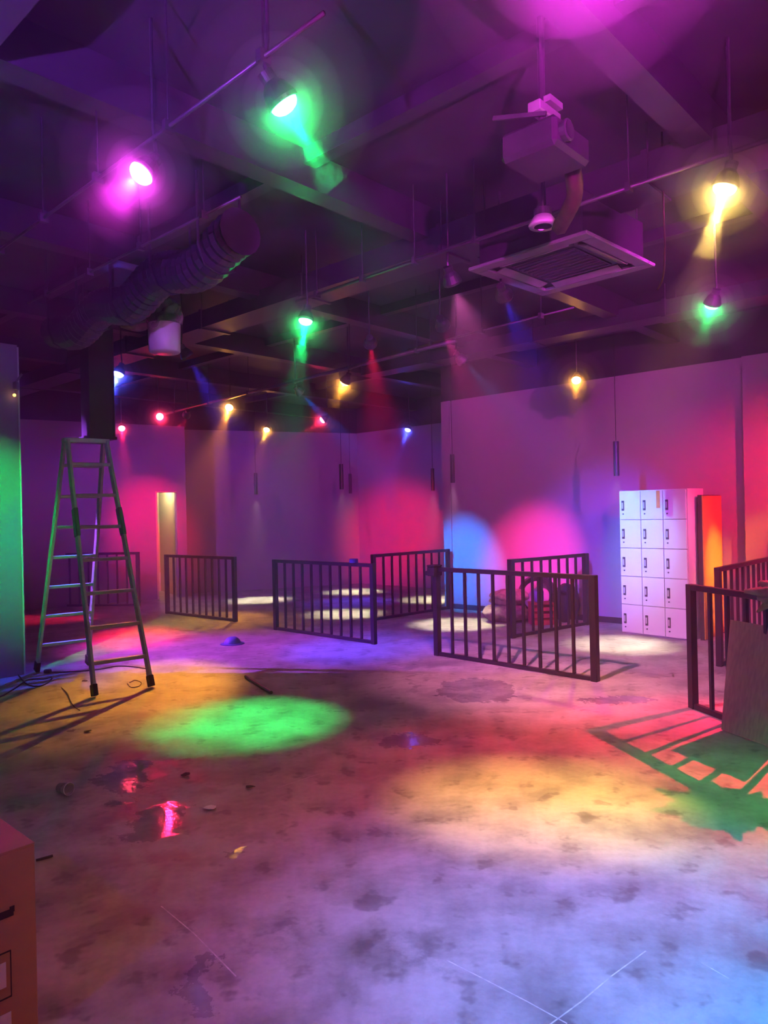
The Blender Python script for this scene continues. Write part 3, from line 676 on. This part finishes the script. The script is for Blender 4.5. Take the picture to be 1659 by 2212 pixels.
# ------------------------------------------------------------------ tube pendants
EM_W = mat('warm_white_lens', (1, 1, 1), emit=(1, .9, .8), estr=9); EM_W.cycles.emission_sampling = 'NONE'
for (px, py, dep, lab) in PEND:
    r = Vector(ray(px, py)); pos = Vector((r.x * dep, dep, EYE + r.z * dep)); zb = pos.z
    t = empty('tube_pendant', pos); tag(t, lab, 'pendant lamp', 'black tube pendants')
    MB().lathe([(.026, .0), (.032, .0), (.032, .40), (.0001, .405)], 16).build('tube_body', M_BEAM, t, smooth=False)
    MB().disc(.026, .012, 16).build('lens', EM_W, t)
    MB().tube([(0, 0, .40), (0, 0, ZC - zb)], .004, 5).build('suspension_wire', M_RUB, t)
    ld_ = bpy.data.lights.new('pendant_beam', 'SPOT'); ld_.energy = 480; ld_.color = WRM; ld_.spot_size = math.radians(42); ld_.spot_blend = .9; ld_.shadow_soft_size = .02
    lo = bpy.data.objects.new('pendant_beam', ld_); C.objects.link(lo); lo.parent = t; lo.location = (0, 0, -.01)

# ------------------------------------------------------------------ spot lamps
EM = {}
def em(c):
    if c not in EM:
        EM[c] = mat('lens_glow', (1, 1, 1), emit=tuple(min(1, x + .06) for x in c), estr=40)
        EM[c].cycles.emission_sampling = 'NONE'
    return EM[c]
def spot_lamp(spill, colour, pos, target, watts, cone, label):
    pos = Vector(pos); d = (Vector(target) - pos).normalized()
    t = empty('spot_lamp', pos); tag(t, label, 'spot lamp', 'coloured ceiling spot lamps')
    R_ = frame(Vector((0, 0, 1)) if abs(d.z) < .95 else A, d)
    # lens at the origin looking along +z of R_
    MB().lathe([(.058, .004), (.066, .004), (.068, -.012), (.050, -.062), (.032, -.085), (.032, -.125), (.0001, -.128)], 22, R_).build('housing', M_BEAM, t)
    if not spill: MB().disc(.05, -.004, 22, R_).build('lens', em(colour), t)   # flat recessed lens
    else: MB().lathe([(.057, .002), (.053, .016), (.042, .028), (.024, .036), (.0003, .039)], 22, R_).build('lens', em(colour), t, smooth=True)
    up = Vector((0, 0, ZC - pos.z)) - d * .07
    MB().tube([-d * .09, -d * .12 + Vector((0, 0, .03)), -d * .10 + Vector((0, 0, .16))], .009, 6).build('yoke', M_BEAM, t)
    MB().tube([-d * .10 + Vector((0, 0, .15)), -d * .10 + Vector((0, 0, ZC - pos.z))], .008, 6).build('stem', M_BEAM, t)
    l = bpy.data.lights.new('beam', 'SPOT'); l.energy = watts; l.color = colour; l.spot_size = math.radians(cone); l.spot_blend = 1.0; l.shadow_soft_size = .015
    lo = bpy.data.objects.new('beam', l); C.objects.link(lo); lo.parent = t
    lo.matrix_local = Matrix.Translation(d * .05) @ R_ @ Matrix.Rotation(math.pi, 4, 'X')
    if spill:   # stray light that the bare lens throws to all sides
        l2 = bpy.data.lights.new('lens_spill', 'POINT'); l2.energy = spill * (.45 if spill < 30 else .10); l2.color = colour; l2.shadow_soft_size = .03
        q = bpy.data.objects.new('lens_spill', l2); C.objects.link(q); q.parent = t; q.location = d * .07
    return t
for (_k, c, p, tg, w_, cone, lab) in LAMPS:
    spot_lamp(_k, c, p, tg, w_, cone, lab)

# ------------------------------------------------------------------ scatter shells added to imitate lens bloom round the lamps
def bloom_mat(dens):
    m = bpy.data.materials.new('bloom_scatter'); m.use_nodes = True; nt = m.node_tree
    nt.nodes.remove(nt.nodes['Principled BSDF'])
    v = nt.nodes.new('ShaderNodeVolumeScatter'); v.inputs['Density'].default_value = dens; v.inputs['Anisotropy'].default_value = 0.2
    nt.links.new(v.outputs[0], nt.nodes['Material Output'].inputs['Volume']); return m
SHELLS = [(.07, 1.6, 'densest'), (.11, 1.4, 'dense'), (.16, .8, 'medium'), (.24, .36, 'thin'), (.36, .12, 'faintest')]
for r_, dens, wd_ in SHELLS:
    hz = MB()
    for (_k, c, p, tg, w_, cone, lab) in LAMPS:
        if _k: bmesh.ops.create_icosphere(hz.bm, subdivisions=3, radius=r_, matrix=Matrix.Translation(p) @ Matrix.Scale(1.25 if _k >= 30 else 1.0, 4))
    tag(hz.build('bloom_haze', bloom_mat(dens), keep=True), wd_ + ' layer of added scatter imitating lens bloom round the ceiling spot lamps', kind='stuff')
